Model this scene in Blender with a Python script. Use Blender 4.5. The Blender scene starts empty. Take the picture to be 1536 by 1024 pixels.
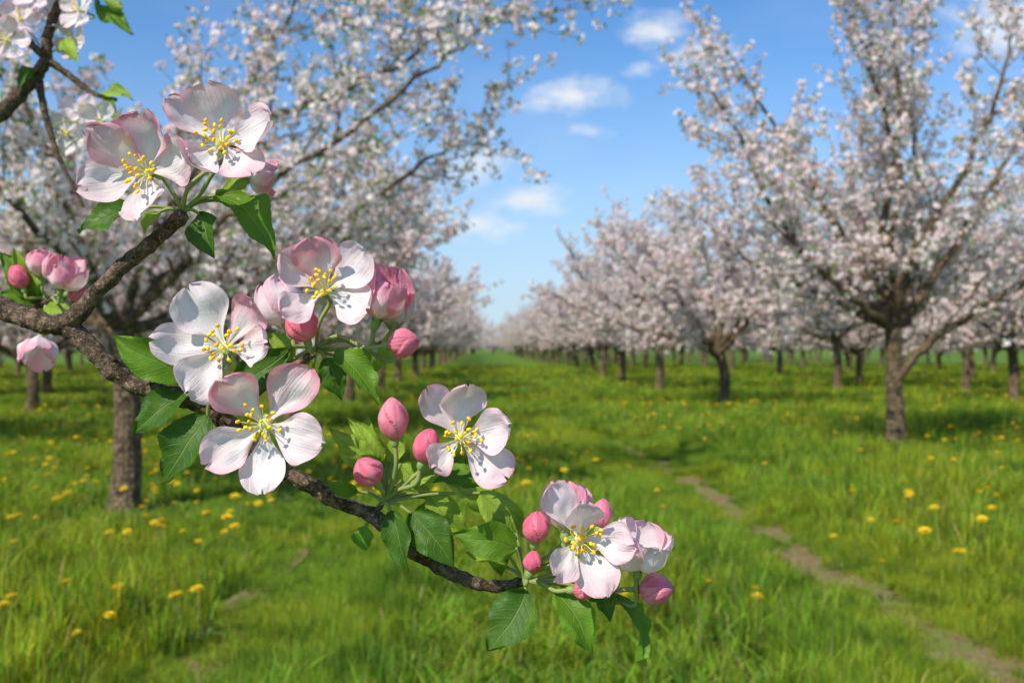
import bpy, math, random
import numpy as np
from mathutils import Vector, noise

rng = np.random.default_rng(7)
random.seed(7)
scene = bpy.context.scene
CAM_H = 1.5
FOC = 35/36*1536
R = math.radians

# ---------------------------------------------------------------- helpers
def link(o, parent=None):
    scene.collection.objects.link(o)
    if parent: o.parent = parent
    return o

def empty(name, loc=(0,0,0)):
    e = bpy.data.objects.new(name, None); e.location = loc; e.empty_display_size = .1
    return link(e)

class MB:
    def __init__(s):
        s.v=[]; s.f=[]; s.m=[]; s.c=[]; s.a=[]; s.n=0
    def add(s, verts, faces, mat, col, att=None):
        k=len(verts)
        s.v.append(np.asarray(verts,dtype=float).reshape(-1,3))
        c=np.asarray(col,dtype=float)
        if c.ndim==1: c=np.tile(c,(k,1))
        s.c.append(c)
        s.a.append(np.zeros((k,3)) if att is None else np.asarray(att,dtype=float))
        f=np.asarray(faces)+s.n
        s.f.append(f); s.m.append(np.full(len(f),mat)); s.n+=k
    def mesh(s, name, mats, smooth=True):
        me=bpy.data.meshes.new(name)
        V=np.concatenate(s.v); C=np.concatenate(s.c); A=np.concatenate(s.a)
        loops=[];starts=[];mi=[];st=0
        for f,m in zip(s.f,s.m):
            n,w=f.shape
            loops.append(f.ravel()); starts.append(st+np.arange(n)*w); st+=n*w; mi.append(m)
        loops=np.concatenate(loops); starts=np.concatenate(starts); mi=np.concatenate(mi)
        me.vertices.add(len(V)); me.vertices.foreach_set('co',V.ravel().astype(np.float32))
        me.loops.add(len(loops)); me.loops.foreach_set('vertex_index',loops.astype(np.int32))
        me.polygons.add(len(starts)); me.polygons.foreach_set('loop_start',starts.astype(np.int32))
        me.polygons.foreach_set('material_index',mi.astype(np.int32))
        me.polygons.foreach_set('use_smooth',np.full(len(starts),smooth))
        me.update(calc_edges=True); me.validate()
        at=me.attributes.new('Col','FLOAT_COLOR','POINT')
        at.data.foreach_set('color',np.c_[C,np.ones(len(C))].ravel().astype(np.float32))
        at=me.attributes.new('puv','FLOAT_VECTOR','POINT')
        at.data.foreach_set('vector',A.ravel().astype(np.float32))
        for m in mats: me.materials.append(m)
        return me
    def obj(s,name,mats,parent=None,smooth=True):
        return link(bpy.data.objects.new(name,s.mesh(name,mats,smooth)),parent)

def unit(v):
    v=np.asarray(v,dtype=float); return v/(np.linalg.norm(v)+1e-12)

def catmull(pts, per):
    P=[np.asarray(p,dtype=float) for p in pts]
    P=[2*P[0]-P[1]]+P+[2*P[-1]-P[-2]]
    out=[]
    for i in range(1,len(P)-2):
        for k in range(per):
            t=k/per
            out.append(.5*((2*P[i])+(-P[i-1]+P[i+1])*t+(2*P[i-1]-5*P[i]+4*P[i+1]-P[i+2])*t*t+(-P[i-1]+3*P[i]-3*P[i+1]+P[i+2])*t**3))
    out.append(P[-2]); return np.array(out)

def tube(mb, pts, rad, sides, mat, col, disp=None):
    pts=np.asarray(pts); n=len(pts)
    T=np.gradient(pts,axis=0); T/= (np.linalg.norm(T,axis=1)[:,None]+1e-12)
    a=np.cross(T[0],[0.3,.9,.2]); a=unit(a)
    ang=np.arange(sides)/sides*2*np.pi
    V=[];A=[];L=0
    for i in range(n):
        a=unit(a-T[i]*np.dot(a,T[i])); b=np.cross(T[i],a)
        if i: L+=np.linalg.norm(pts[i]-pts[i-1])
        ring=(np.cos(ang)[:,None]*a+np.sin(ang)[:,None]*b)
        r=np.full(sides,rad[i])
        if disp is not None:
            r=r*np.array([disp(pts[i]+ring[k]*rad[i],L,ang[k]) for k in range(sides)])
        V.append(pts[i]+ring*r[:,None]); A.append(np.c_[ang,np.full(sides,L),np.zeros(sides)])
    V=np.concatenate(V);A=np.concatenate(A)
    i=np.arange(n-1)[:,None]*sides; k=np.arange(sides)[None,:]; k2=(k+1)%sides
    F=np.stack([i+k,i+k2,i+sides+k2,i+sides+k],-1).reshape(-1,4)
    mb.add(V,F,mat,col,A)
    mb.add(np.vstack([V[-sides:],pts[-1]+T[-1]*rad[-1]*.5]),np.stack([np.arange(sides),(np.arange(sides)+1)%sides,np.full(sides,sides)],-1),mat,col)

# ---------------------------------------------------------------- materials
def nmat(name):
    m=bpy.data.materials.new(name); m.use_nodes=True
    nt=m.node_tree; nt.nodes.clear()
    out=nt.nodes.new('ShaderNodeOutputMaterial')
    return m,nt,out
def N(nt,t,**kw):
    n=nt.nodes.new(t)
    for k,v in kw.items(): setattr(n,k,v)
    return n
def setin(n,**kw):
    for k,v in kw.items(): n.inputs[k.replace('_',' ')].default_value=v
def math_(nt,op,a,b=None,c=None,clamp=False):
    n=N(nt,'ShaderNodeMath',operation=op,use_clamp=clamp)
    for i,x in enumerate((a,b,c)):
        if x is None: continue
        if isinstance(x,(int,float)): n.inputs[i].default_value=x
        else: nt.links.new(x,n.inputs[i])
    return n.outputs[0]
def mixc(nt,f,a,b,mode='MIX'):
    n=N(nt,'ShaderNodeMix',data_type='RGBA',blend_type=mode)
    for s,x in ((n.inputs[0],f),(n.inputs[6],a),(n.inputs[7],b)):
        if isinstance(x,(int,float)): s.default_value=x
        elif isinstance(x,tuple): s.default_value=(*x,1) if len(x)==3 else x
        else: nt.links.new(x,s)
    return n.outputs[2]
def noise_(nt,vec,scale,detail=3,rough=.55):
    n=N(nt,'ShaderNodeTexNoise'); setin(n,Scale=scale,Detail=detail,Roughness=rough)
    if vec is not None: nt.links.new(vec,n.inputs['Vector'])
    return n.outputs['Fac']
def ramp(nt,f,p0,p1):
    n=N(nt,'ShaderNodeMapRange',interpolation_type='SMOOTHSTEP'); nt.links.new(f,n.inputs[0])
    n.inputs[1].default_value=p0;n.inputs[2].default_value=p1
    return n.outputs[0]

def thin_mat(name, trans=.35, rough=.5, spec=.3, kind=None, varia=0.0):
    m,nt,out=nmat(name); L=nt.links.new
    at=N(nt,'ShaderNodeAttribute',attribute_name='Col'); col=at.outputs['Color']
    pu=N(nt,'ShaderNodeAttribute',attribute_name='puv').outputs['Vector']
    geo=N(nt,'ShaderNodeNewGeometry')
    bump=None
    if kind=='petal':
        mp=N(nt,'ShaderNodeVectorMath',operation='MULTIPLY'); L(pu,mp.inputs[0]); mp.inputs[1].default_value=(10,1.1,31)
        ve=noise_(nt,mp.outputs[0],1.6,5,.62)
        cr=noise_(nt,geo.outputs['Position'],260,3,.6)
        col=mixc(nt,math_(nt,'MULTIPLY',ramp(nt,ve,.50,.74),.24),col,(.88,.44,.54))
        b=N(nt,'ShaderNodeBump'); setin(b,Strength=.7,Distance=.0010); L(math_(nt,'ADD',ve,math_(nt,'MULTIPLY',cr,.6)),b.inputs['Height']); bump=b.outputs[0]
    if kind=='leaf':
        sp=N(nt,'ShaderNodeSeparateXYZ'); L(pu,sp.inputs[0])
        au=math_(nt,'ABSOLUTE',sp.outputs[0])
        wob=noise_(nt,geo.outputs['Position'],160,2)
        ph=math_(nt,'ADD',math_(nt,'SUBTRACT',math_(nt,'MULTIPLY',sp.outputs[1],8.0),math_(nt,'MULTIPLY',au,1.9)),math_(nt,'MULTIPLY',wob,.5))
        fr=math_(nt,'ABSOLUTE',math_(nt,'SUBTRACT',math_(nt,'FRACT',ph),.5))
        side=ramp(nt,fr,.09,.0)
        mid=ramp(nt,au,.07,.01)
        vein=math_(nt,'MAXIMUM',math_(nt,'MULTIPLY',side,.5),mid)
        fine=noise_(nt,geo.outputs['Position'],900,3); big=noise_(nt,geo.outputs['Position'],90,3)
        col=mixc(nt,math_(nt,'MULTIPLY',vein,.5),col,(.30,.42,.09))
        col=mixc(nt,math_(nt,'MULTIPLY',fine,.25),col,(.03,.07,.01))
        col=mixc(nt,math_(nt,'MULTIPLY',ramp(nt,big,.5,.75),.4),col,(.22,.33,.03))
        h=math_(nt,'ADD',math_(nt,'MULTIPLY',vein,-.9),math_(nt,'MULTIPLY',fine,.5))
        b=N(nt,'ShaderNodeBump'); setin(b,Strength=.6,Distance=.0008); L(h,b.inputs['Height']); bump=b.outputs[0]
    if varia>0:
        n1=noise_(nt,geo.outputs['Position'],.5,3)
        n2=noise_(nt,geo.outputs['Position'],2.2,3)
        col=mixc(nt,ramp(nt,n1,.40,.62),col,mixc(nt,1.0,col,(1.45,1.10,.9),'MULTIPLY'))
        col=mixc(nt,ramp(nt,n2,.46,.64),col,mixc(nt,1.0,col,(.56,.67,.64),'MULTIPLY'))
    p=N(nt,'ShaderNodeBsdfPrincipled'); setin(p,Roughness=rough); p.inputs['Specular IOR Level'].default_value=spec
    L(col,p.inputs['Base Color'])
    t=N(nt,'ShaderNodeBsdfTranslucent'); L(mixc(nt,.5,col,mixc(nt,1.0,col,(1.4,1.3,.7) if kind not in('petal','blos') else (1.0,.95,.94),'MULTIPLY')),t.inputs[0])
    if bump is not None: L(bump,p.inputs['Normal']); L(bump,t.inputs['Normal'])
    mx=N(nt,'ShaderNodeMixShader'); mx.inputs[0].default_value=trans
    L(p.outputs[0],mx.inputs[1]); L(t.outputs[0],mx.inputs[2]); L(mx.outputs[0],out.inputs[0])
    return m

def bark_mat(name, dark, light, scale, dist, crackamt=1.0):
    m,nt,out=nmat(name); L=nt.links.new
    geo=N(nt,'ShaderNodeNewGeometry'); pos=geo.outputs['Position']
    n1=noise_(nt,pos,scale,6,.65); n2=noise_(nt,pos,scale*5,4,.6)
    vo=N(nt,'ShaderNodeTexVoronoi',feature='DISTANCE_TO_EDGE'); setin(vo,Scale=scale*1.6)
    wr=N(nt,'ShaderNodeVectorMath',operation='ADD'); L(pos,wr.inputs[0])
    nn=N(nt,'ShaderNodeTexNoise'); setin(nn,Scale=scale*1.2,Detail=3); sc_=N(nt,'ShaderNodeVectorMath',operation='SCALE'); L(nn.outputs['Color'],sc_.inputs[0]); sc_.inputs['Scale'].default_value=.9/scale
    L(sc_.outputs[0],wr.inputs[1]); L(wr.outputs[0],vo.inputs['Vector'])
    crack=math_(nt,'ADD',math_(nt,'MULTIPLY',ramp(nt,vo.outputs['Distance'],.0,.16),crackamt),1-crackamt)
    col=mixc(nt,ramp(nt,n1,.36,.62),dark,light)
    col=mixc(nt,ramp(nt,n2,.56,.68),col,tuple(min(1,x*1.8) for x in light))
    col=mixc(nt,crack,tuple(x*.5 for x in dark),col)
    p=N(nt,'ShaderNodeBsdfPrincipled'); setin(p,Roughness=.85); p.inputs['Specular IOR Level'].default_value=.2; L(col,p.inputs['Base Color'])
    h=math_(nt,'ADD',math_(nt,'ADD',n1,math_(nt,'MULTIPLY',n2,.6)),math_(nt,'MULTIPLY',crack,.35))
    b=N(nt,'ShaderNodeBump'); setin(b,Strength=1.0,Distance=dist); L(h,b.inputs['Height']); L(b.outputs[0],p.inputs['Normal'])
    L(p.outputs[0],out.inputs[0]); return m

def plain_mat(name,rough=.6,ns=420):
    m,nt,out=nmat(name)
    at=N(nt,'ShaderNodeAttribute',attribute_name='Col')
    geo=N(nt,'ShaderNodeNewGeometry')
    n=noise_(nt,geo.outputs['Position'],ns,3)
    p=N(nt,'ShaderNodeBsdfPrincipled'); setin(p,Roughness=rough)
    nt.links.new(mixc(nt,math_(nt,'MULTIPLY',n,.15),at.outputs['Color'],mixc(nt,1.0,at.outputs['Color'],(.7,.6,.5),'MULTIPLY')),p.inputs['Base Color'])
    nt.links.new(p.outputs[0],out.inputs[0]); return m

M_PETAL=thin_mat('petal',.34,.6,.15,'petal')
M_LEAF=thin_mat('apple_leaf',.34,.45,.25,'leaf')
M_BARKF=bark_mat('young_bark',(.065,.040,.024),(.25,.17,.11),150,.0018,.6)
M_STEM=thin_mat('green_stem',.2,.5,.3)
M_ANTH=plain_mat('anther',.7)
M_BUD=thin_mat('bud_petal',.25,.5,.25,'petal')
M_BARKT=bark_mat('orchard_bark',(.095,.066,.036),(.28,.20,.12),14,.02)
M_BLOS=thin_mat('blossom_mass',.42,.6,.15,'blos')
M_TLEAF=thin_mat('tree_leaf',.45,.5,.3)
M_GRASS=thin_mat('grass_blade',.45,.5,.2,None,1.0)
M_DAND=plain_mat('dandelion',.7)

# ---------------------------------------------------------------- ground
def hgt(x,y):
    f=1/(1+max(0,abs(y)-60)/60)
    return f*(.07*noise.noise((x*.35,y*.22,3.1))+.02*noise.noise((x*1.3,y*1.1,7.7)))
def track_r(y): return 2.34-.04*y+.10*noise.noise((0,y*.5,1.))
def track_l(y): return -1.35-.035*y+.12*noise.noise((5,y*.5,1.))

def ground_mat():
    m,nt,out=nmat('meadow_ground'); L=nt.links.new
    pos=N(nt,'ShaderNodeNewGeometry').outputs['Position']
    n1=noise_(nt,pos,.5,4); n2=noise_(nt,pos,6,5,.7); n3=noise_(nt,pos,.06,3)
    col=mixc(nt,ramp(nt,n2,.35,.7),(.06,.12,.014),(.17,.29,.03))
    col=mixc(nt,ramp(nt,n1,.5,.75),col,(.23,.29,.04))
    col=mixc(nt,math_(nt,'MULTIPLY',ramp(nt,n3,.45,.7),.4),col,(.09,.17,.02))
    p=N(nt,'ShaderNodeBsdfPrincipled'); setin(p,Roughness=.9); p.inputs['Specular IOR Level'].default_value=.1
    L(col,p.inputs['Base Color'])
    b=N(nt,'ShaderNodeBump'); setin(b,Strength=.8,Distance=.05); L(n2,b.inputs['Height']); L(b.outputs[0],p.inputs['Normal'])
    L(p.outputs[0],out.inputs[0]); return m
def dirt_mat():
    m,nt,out=nmat('trodden_earth'); L=nt.links.new
    pos=N(nt,'ShaderNodeNewGeometry').outputs['Position']
    n1=noise_(nt,pos,3.5,5,.7); n2=noise_(nt,pos,30,5,.7)
    col=mixc(nt,ramp(nt,n2,.3,.7),(.15,.095,.04),(.36,.26,.13))
    col=mixc(nt,ramp(nt,n1,.46,.62),col,(.19,.23,.05))
    p=N(nt,'ShaderNodeBsdfPrincipled'); setin(p,Roughness=.95); p.inputs['Specular IOR Level'].default_value=.05; L(col,p.inputs['Base Color'])
    b=N(nt,'ShaderNodeBump'); setin(b,Strength=1,Distance=.02); L(n2,b.inputs['Height']); L(b.outputs[0],p.inputs['Normal'])
    L(p.outputs[0],out.inputs[0]); return m

gx=np.sinh(np.linspace(-6.2,6.2,141))*6
gy=np.r_[np.linspace(-40,2,14)[:-1],np.linspace(2,40,110)[:-1],40+np.sinh(np.linspace(0,5.2,50))*25]
GX,GY=np.meshgrid(gx,gy)
GZ=np.array([[hgt(x,y) for x in gx] for y in gy])
mb=MB(); ny,nx=GX.shape
i=np.arange(ny-1)[:,None]*nx; k=np.arange(nx-1)[None,:]
mb.add(np.c_[GX.ravel(),GY.ravel(),GZ.ravel()],np.stack([i+k,i+k+1,i+nx+k+1,i+nx+k],-1).reshape(-1,4),0,(0,0,0))
mb.obj('ground',[ground_mat()])

M_DIRT=dirt_mat()
def strip(tf,y0,y1,w):
    mb=MB(); n=int((y1-y0)/.08); V=[]
    for a in range(n+1):
        y=y0+(y1-y0)*a/n; c=tf(y); tp=min(1,(y1-y)/3)
        wl=w*tp*(1+.7*noise.noise((y*1.7,0,2)));wr=w*tp*(1+.7*noise.noise((y*1.7,4,2)))
        for j in range(7):
            x=c-wl+(wl+wr)*j/6
            V.append((x,y,hgt(x,y)+.022))
    F=[(a*7+j,a*7+j+1,a*7+j+8,a*7+j+7) for a in range(n) for j in range(6)]
    mb.add(V,F,0,(0,0,0)); return mb.obj('dirt_path',[M_DIRT])
strip(track_r,2.5,16,.28)
strip(track_l,2.5,8.0,.20)

# ---------------------------------------------------------------- scatter by geometry nodes
def scatter(name, pts, rot, scl, idx, srcs):
    col=bpy.data.collections.new(name+'_source')
    for o in srcs: col.objects.link(o)
    me=bpy.data.meshes.new(name); me.vertices.add(len(pts))
    me.vertices.foreach_set('co',np.asarray(pts,dtype=np.float32).ravel())
    a=me.attributes.new('rot','FLOAT_VECTOR','POINT'); a.data.foreach_set('vector',np.asarray(rot,dtype=np.float32).ravel())
    a=me.attributes.new('scl','FLOAT_VECTOR','POINT'); a.data.foreach_set('vector',np.asarray(scl,dtype=np.float32).ravel())
    a=me.attributes.new('idx','INT','POINT'); a.data.foreach_set('value',np.asarray(idx,dtype=np.int32))
    o=link(bpy.data.objects.new(name,me))
    ng=bpy.data.node_groups.new(name,'GeometryNodeTree')
    ng.interface.new_socket('Geometry',in_out='INPUT',socket_type='NodeSocketGeometry')
    ng.interface.new_socket('Geometry',in_out='OUTPUT',socket_type='NodeSocketGeometry')
    gi=ng.nodes.new('NodeGroupInput'); go=ng.nodes.new('NodeGroupOutput')
    ip=ng.nodes.new('GeometryNodeInstanceOnPoints'); ci=ng.nodes.new('GeometryNodeCollectionInfo')
    ci.inputs['Collection'].default_value=col; ci.inputs['Separate Children'].default_value=True; ci.inputs['Reset Children'].default_value=True
    def na(nm,dt,ty):
        n=ng.nodes.new('GeometryNodeInputNamedAttribute'); n.data_type=dt; n.inputs['Name'].default_value=nm
        return next(s for s in n.outputs if s.type==ty and s.name=='Attribute')
    ng.links.new(gi.outputs[0],ip.inputs['Points']); ng.links.new(ci.outputs[0],ip.inputs['Instance'])
    ip.inputs['Pick Instance'].default_value=True
    ng.links.new(na('idx','INT','INT'),ip.inputs['Instance Index'])
    ng.links.new(na('rot','FLOAT_VECTOR','VECTOR'),ip.inputs['Rotation'])
    ng.links.new(na('scl','FLOAT_VECTOR','VECTOR'),ip.inputs['Scale'])
    ng.links.new(ip.outputs[0],go.inputs[0])
    md=o.modifiers.new('scatter','NODES'); md.node_group=ng
    return o

def grass_patch(seed,n=1250,rad=.6):
    r=np.random.default_rng(seed)
    a=r.uniform(0,2*np.pi,n); d=rad*np.sqrt(r.uniform(0,1,n))
    cc=r.uniform(-rad,rad,(22,2)); base=np.c_[np.cos(a)*d,np.sin(a)*d]
    pick=r.integers(0,22,n); cl=r.uniform(0,1,n)<.55
    base[cl]=cc[pick[cl]]*.8+r.normal(0,.045,(cl.sum(),2))
    hh=np.clip(r.normal(.11,.04,n),.03,.28); ch=r.uniform(.7,1.8,22); hh[cl]*=ch[pick[cl]]
    az=r.uniform(0,2*np.pi,n); lean=np.abs(r.normal(.45,.38,n))
    dx=np.c_[np.cos(az),np.sin(az)]; tw=az+np.pi/2+r.normal(0,.6,n); sx=np.c_[np.cos(tw),np.sin(tw)]
    w=r.uniform(.0020,.0050,n)
    def row(f,wf):
        c=np.c_[base+dx*(lean*hh*f**2)[:,None],hh*(f-.22*np.minimum(lean,1)*f*f)-.01]
        return np.c_[c[:,:2]-sx*(w*wf)[:,None],c[:,2]],np.c_[c[:,:2]+sx*(w*wf)[:,None],c[:,2]]
    a0,b0=row(0,.8);a1,b1=row(.5,1.);a2,b2=row(.8,.7);t,_=row(1.,0)
    V=np.stack([a0,b0,a1,b1,a2,b2,t],1).reshape(-1,3)
    o=np.arange(n)[:,None]*7
    c0=np.array([.215,.375,.030])*r.uniform(.5,1.4,(n,1))
    tc=r.uniform(.65,1.3,22); c0[cl]*=tc[pick[cl]][:,None]
    c0[:,0]*=r.uniform(.7,1.5,n); dry=r.uniform(0,1,n)<.04; c0[dry]=(.44,.40,.16)
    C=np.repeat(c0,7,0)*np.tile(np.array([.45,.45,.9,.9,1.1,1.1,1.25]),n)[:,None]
    mb=MB()
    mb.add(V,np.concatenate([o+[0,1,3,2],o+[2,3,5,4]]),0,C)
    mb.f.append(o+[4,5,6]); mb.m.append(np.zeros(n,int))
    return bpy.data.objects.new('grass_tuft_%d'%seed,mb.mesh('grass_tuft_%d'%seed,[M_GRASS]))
tufts=[grass_patch(s) for s in range(1,7)]
P_=[];Rt=[];Sc=[]
def addp(x,y,s,sz):
    P_.append((x,y,hgt(x,y))); Rt.append((0,0,random.uniform(0,6.28))); Sc.append((s,s,sz))
def lay(y0,y1,sp,s,sz):
    y=y0
    while y<y1:
        hw=.6*y+2.0; x=-hw
        while x<hw:
            px=x+random.uniform(-.5,.5)*sp; py=y+random.uniform(-.5,.5)*sp
            dr=abs(px-track_r(py)) if py<17 else 9; dl=abs(px-track_l(py)) if py<9.0 else 9
            tall=.72+.9*noise.noise((px*.6,py*.5,9))+(.35 if px>2.9 else 0)
            kk=min((dr-.15)/.6,(dl-.0)/.6)
            if kk>=1: addp(px,py,s,sz*max(.4,tall+.2))
            x+=sp
        y+=sp
lay(2.6,14,.60,1.0,1.0); lay(14,30,1.0,1.5,1.1); lay(30,75,2.2,2.6,1.2)
for tf,y1,lft in ((track_r,17,False),(track_l,9.0,True)):
    y=2.6
    while y<y1:
        for q in range(14):
            o=-.84+1.68*q/13+random.uniform(-.08,.08); x=tf(y)+o; yy=y+random.uniform(-.07,.07)
            nn=.5+.9*noise.noise((x*3.,yy*1.6,4))
            if abs(o)<.17 and nn>(.58 if lft else .30): continue
            if abs(o)<.30 and nn>(.85 if lft else .58): continue
            g=min(1,abs(o)/.88); addp(x,yy,.25+.12*g,.30+.55*g*random.uniform(.7,1.3))
        y+=.14
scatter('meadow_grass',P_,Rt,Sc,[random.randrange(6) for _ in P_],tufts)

def dandelion(seed):
    r=random.Random(seed); mb=MB()
    hh=.24; tube(mb,catmull([(0,0,-.02),(.006,.003,hh*.5),(.0,0,hh)],4),[.002]*9,5,0,(.22,.30,.07))
    for ring,(n,el,L) in enumerate(((20,.12,.032),(18,.45,.028),(14,.85,.021),(8,1.25,.014))):
        for q in range(n):
            a=q/n*6.283+ring*.2+r.uniform(-.08,.08); e=el+r.uniform(-.1,.1)
            d=np.array([math.cos(a)*math.cos(e),math.sin(a)*math.cos(e),math.sin(e)]); s=np.array([-math.sin(a),math.cos(a),0])*.0040
            b=np.array([0,0,hh])
            mb.add([b-s*.4,b+s*.4,b+d*L+s,b+d*L-s],[[0,1,2,3]],0,(.93,.68,.010) if ring<3 else (.88,.54,.01))
    for q in range(5):
        a=q*1.257+r.uniform(-.3,.3); d=np.array([math.cos(a),math.sin(a),0]); s=np.array([-math.sin(a),math.cos(a),0])
        mb.add([d*.01,d*.06+s*.012+[0,0,.05],d*.14+[0,0,.05],d*.06-s*.012+[0,0,.05]],[[0,1,2,3]],0,(.09,.19,.03))
    return bpy.data.objects.new('dandelion_%d'%seed,mb.mesh('dandelion_%d'%seed,[M_DAND]))
dp=[]
for (u,v) in [(20,900),(110,878),(175,875),(180,868),(265,885),(280,887),(240,775),(243,790),(248,782),(320,772),(332,774),(338,776),(352,790),(55,768),(30,770),(82,750),(160,797),(200,785),(130,720),(100,725),(1315,770),(1137,880),(1130,893),(1285,742),(1357,742),(1378,735),(1372,740),(1485,730),(1478,735),(1490,733),(1472,778),(1060,655),(997,738),(985,765),(1350,785),(1390,797),(1435,820),(1495,680),(1425,690),(1370,650),(1133,692),(1150,697),(955,890),(865,830),(1240,640),(1255,655),(10,810),(300,640),(120,655),(1190,628),(1440,655),(1510,700),(60,610),(1450,835),(1065,870),(10,770),(155,905),(130,925),(300,880),(25,905),(1290,680),(1305,678),(1400,690),(1435,693),(1500,760),(1410,760),(1260,800),(1330,840),(370,700),(90,640),(35,660),(1500,650),(1180,650),(820,690),(880,685),(940,700)]:
    y=(CAM_H-.25)*FOC/(v-520); dp.append(((u-768)/FOC*y,y))
rr=random.Random(5)
while len(dp)<2000:
    y=4.6+52*rr.random()**1.1; x=rr.uniform(-.6,.6)*y
    if noise.noise((x*.25,y*.12,2.2))+(.17 if x>2 or x<-2 else -.10)>.02+.12*(y<14): dp.append((x,y))
scatter('dandelions',[(x,y,hgt(x,y)) for x,y in dp],[(rr.uniform(-.25,.25),rr.uniform(-.25,.25),rr.uniform(0,6)) for _ in dp],
        [(lambda s:(s,s,(s*.6+.45)))(rr.uniform(.8,1.3)*(1.15 if y>20 else 1)) for x,y in dp],[rr.randrange(3) for _ in dp],[dandelion(s) for s in (1,2,3)])

# ---------------------------------------------------------------- orchard trees
def rand_rot(n,r,updir):
    z=updir/np.linalg.norm(updir,axis=1)[:,None]
    t=r.normal(size=(n,3)); x=np.cross(t,z); x/=np.linalg.norm(x,axis=1)[:,None]; y=np.cross(z,x)
    return np.stack([x,y,z],-1)

def make_tree(name,seed,trunk=None,limbs=None,dens=1.0,spread=1.0,fs=1.0,lr=.050,zmin=1.0,subn=4.6):
    r=np.random.default_rng(seed); mb=MB(); CL=[]
    bark=(.1,.08,.06)
    def walk(p,d,L,n,wander,trop):
        pts=[np.array(p,float)]; d=unit(d)
        for i in range(n):
            d=unit(d+r.normal(0,wander,3)+np.array([0,0,trop])); pts.append(pts[-1]+d*L/n)
        return np.array(pts)
    def clusters(pts,step,f0=0.0,jit=.045):
        seg=np.linalg.norm(np.diff(pts,axis=0),axis=1); tot=seg.sum(); cum=np.r_[0,np.cumsum(seg)]
        s=tot*f0+step*r.uniform(.2,1)
        while s<tot:
            j=min(np.searchsorted(cum,s)-1,len(seg)-1); f=(s-cum[j])/seg[j]
            c=pts[j]*(1-f)+pts[j+1]*f; off=r.normal(0,jit,3); CL.append((c+off,off+np.array([0,0,.02])+r.normal(0,.02,3)))
            s+=step*r.uniform(.5,1.5)
        CL.append((pts[-1],pts[-1]-pts[-2]))
    def sub(pts,r0,level,cx):
        n=len(pts)
        seg=np.linalg.norm(np.diff(pts,axis=0),axis=1).sum()
        cnt=max(2,int(seg*(subn if level==2 else 5.2)))
        for q in range(cnt):
            f0=.10 if level==2 else .12
            f=min(f0+(1-f0)*(q+r.uniform(0,.9))/cnt,.99)
            j=int(f*(n-1)); fr=f*(n-1)-j; p=pts[j]*(1-fr)+pts[j+1]*fr; T=unit(pts[j+1]-pts[j])
            side=unit(np.cross(T,r.normal(size=3)))
            out=p-cx; out[2]*=.3; out=unit(out)
            d=unit(T*.65+side*.9+out*.22+np.array([0,0,.20]))
            if level==2:
                L=r.uniform(.55,1.4)*(1.15-.45*f)*spread; rr_=max(.006,r0*(1-.75*f)*.5)
                c=walk(p,d,L,8,.13,.06)
                tube(mb,c,np.linspace(rr_,.0035,9),5,0,bark); clusters(c,.125/dens,.08)
                sub(c,rr_,3,cx)
            else:
                L=r.uniform(.2,.62)
                c=walk(p,d,L,4,.16,.10)
                tube(mb,c,np.linspace(.0055,.0025,5),3,0,bark); clusters(c,.12/dens,.2)
    if trunk is None:
        H=r.uniform(1.25,1.6)
        trunk=[(0,0,-.1),(r.uniform(-.06,.06),r.uniform(-.06,.06),H*.5),(r.uniform(-.1,.1),r.uniform(-.1,.1),H)]
        limbs=[]; k=r.integers(9,11); a0=r.uniform(0,6.28)
        for q in range(k):
            a=a0+q*2.4+r.uniform(-.3,.3); el=R(r.uniform(18,68)) if q>1 else R(r.uniform(65,80))
            st=np.array(trunk[-1])-[0,0,r.uniform(0,.35)]
            d=np.array([math.cos(a)*math.cos(el),math.sin(a)*math.cos(el),math.sin(el)])
            limbs.append(walk(st,d,r.uniform(3.2,4.2)*spread,5,.12,.08))
    tr=catmull(trunk,7); tz=tr[:,2]
    rad=np.interp(tz,[-.1,.0,.12,.5,2],[.2,.17,.14,.12,.105])
    tube(mb,tr,rad,14,0,bark,lambda p,L,a:1+.16*noise.noise((p[0]*9,p[1]*9,p[2]*4))+.05*math.sin(a*3+L))
    cx=np.array(trunk[-1])
    for l in limbs:
        c=catmull(l,5); n=len(c); c[2:-1]+=r.normal(0,.022,(n-3,3))
        rd=np.linspace(1,0,n)**.9*lr+.007
        tube(mb,c,rd,8,0,bark); clusters(c,.14/dens,.25,.09)
        sub(c,.036,2,cx)
    ok=[c for c in CL if c[0][2]>zmin+r.uniform(-.15,.35)]
    P=np.array([c[0] for c in ok]); D=np.array([c[1] for c in ok])
    nC=len(P)
    nf=r.integers(4,7,nC); ci=np.repeat(np.arange(nC),nf); n=len(ci)
    dirs=r.normal(size=(n,3))+ (D[ci]/(np.linalg.norm(D[ci],axis=1)[:,None]+1e-6))*.7; dirs/=np.linalg.norm(dirs,axis=1)[:,None]
    pos=P[ci]+dirs*r.uniform(.02,.07,(n,1))
    M=rand_rot(n,r,dirs+r.normal(0,.35,(n,3)))
    tv=[]
    for q in range(5):
        a=q*2*math.pi/5
        for (rr_,da,z) in ((.001,0,0),(.024,-.6,.006),(.033,0,.012),(.024,.6,.006)):
            tv.append((rr_*math.cos(a+da)*fs,rr_*math.sin(a+da)*fs,z*fs))
    tv=np.array(tv); sc=r.uniform(.75,1.25,(n,1,1)); bud=r.uniform(0,1,n)<.11
    tvn=np.tile(tv[None],(n,1,1))*sc
    tvn[bud,:,:2]*=.45; tvn[bud,:,2]*=2.2
    V=np.einsum('nij,nkj->nki',M,tvn)+pos[:,None,:]
    o=(np.arange(n)*20)[:,None,None]+(np.arange(5)*4)[None,:,None]+np.arange(4)[None,None,:]
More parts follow.
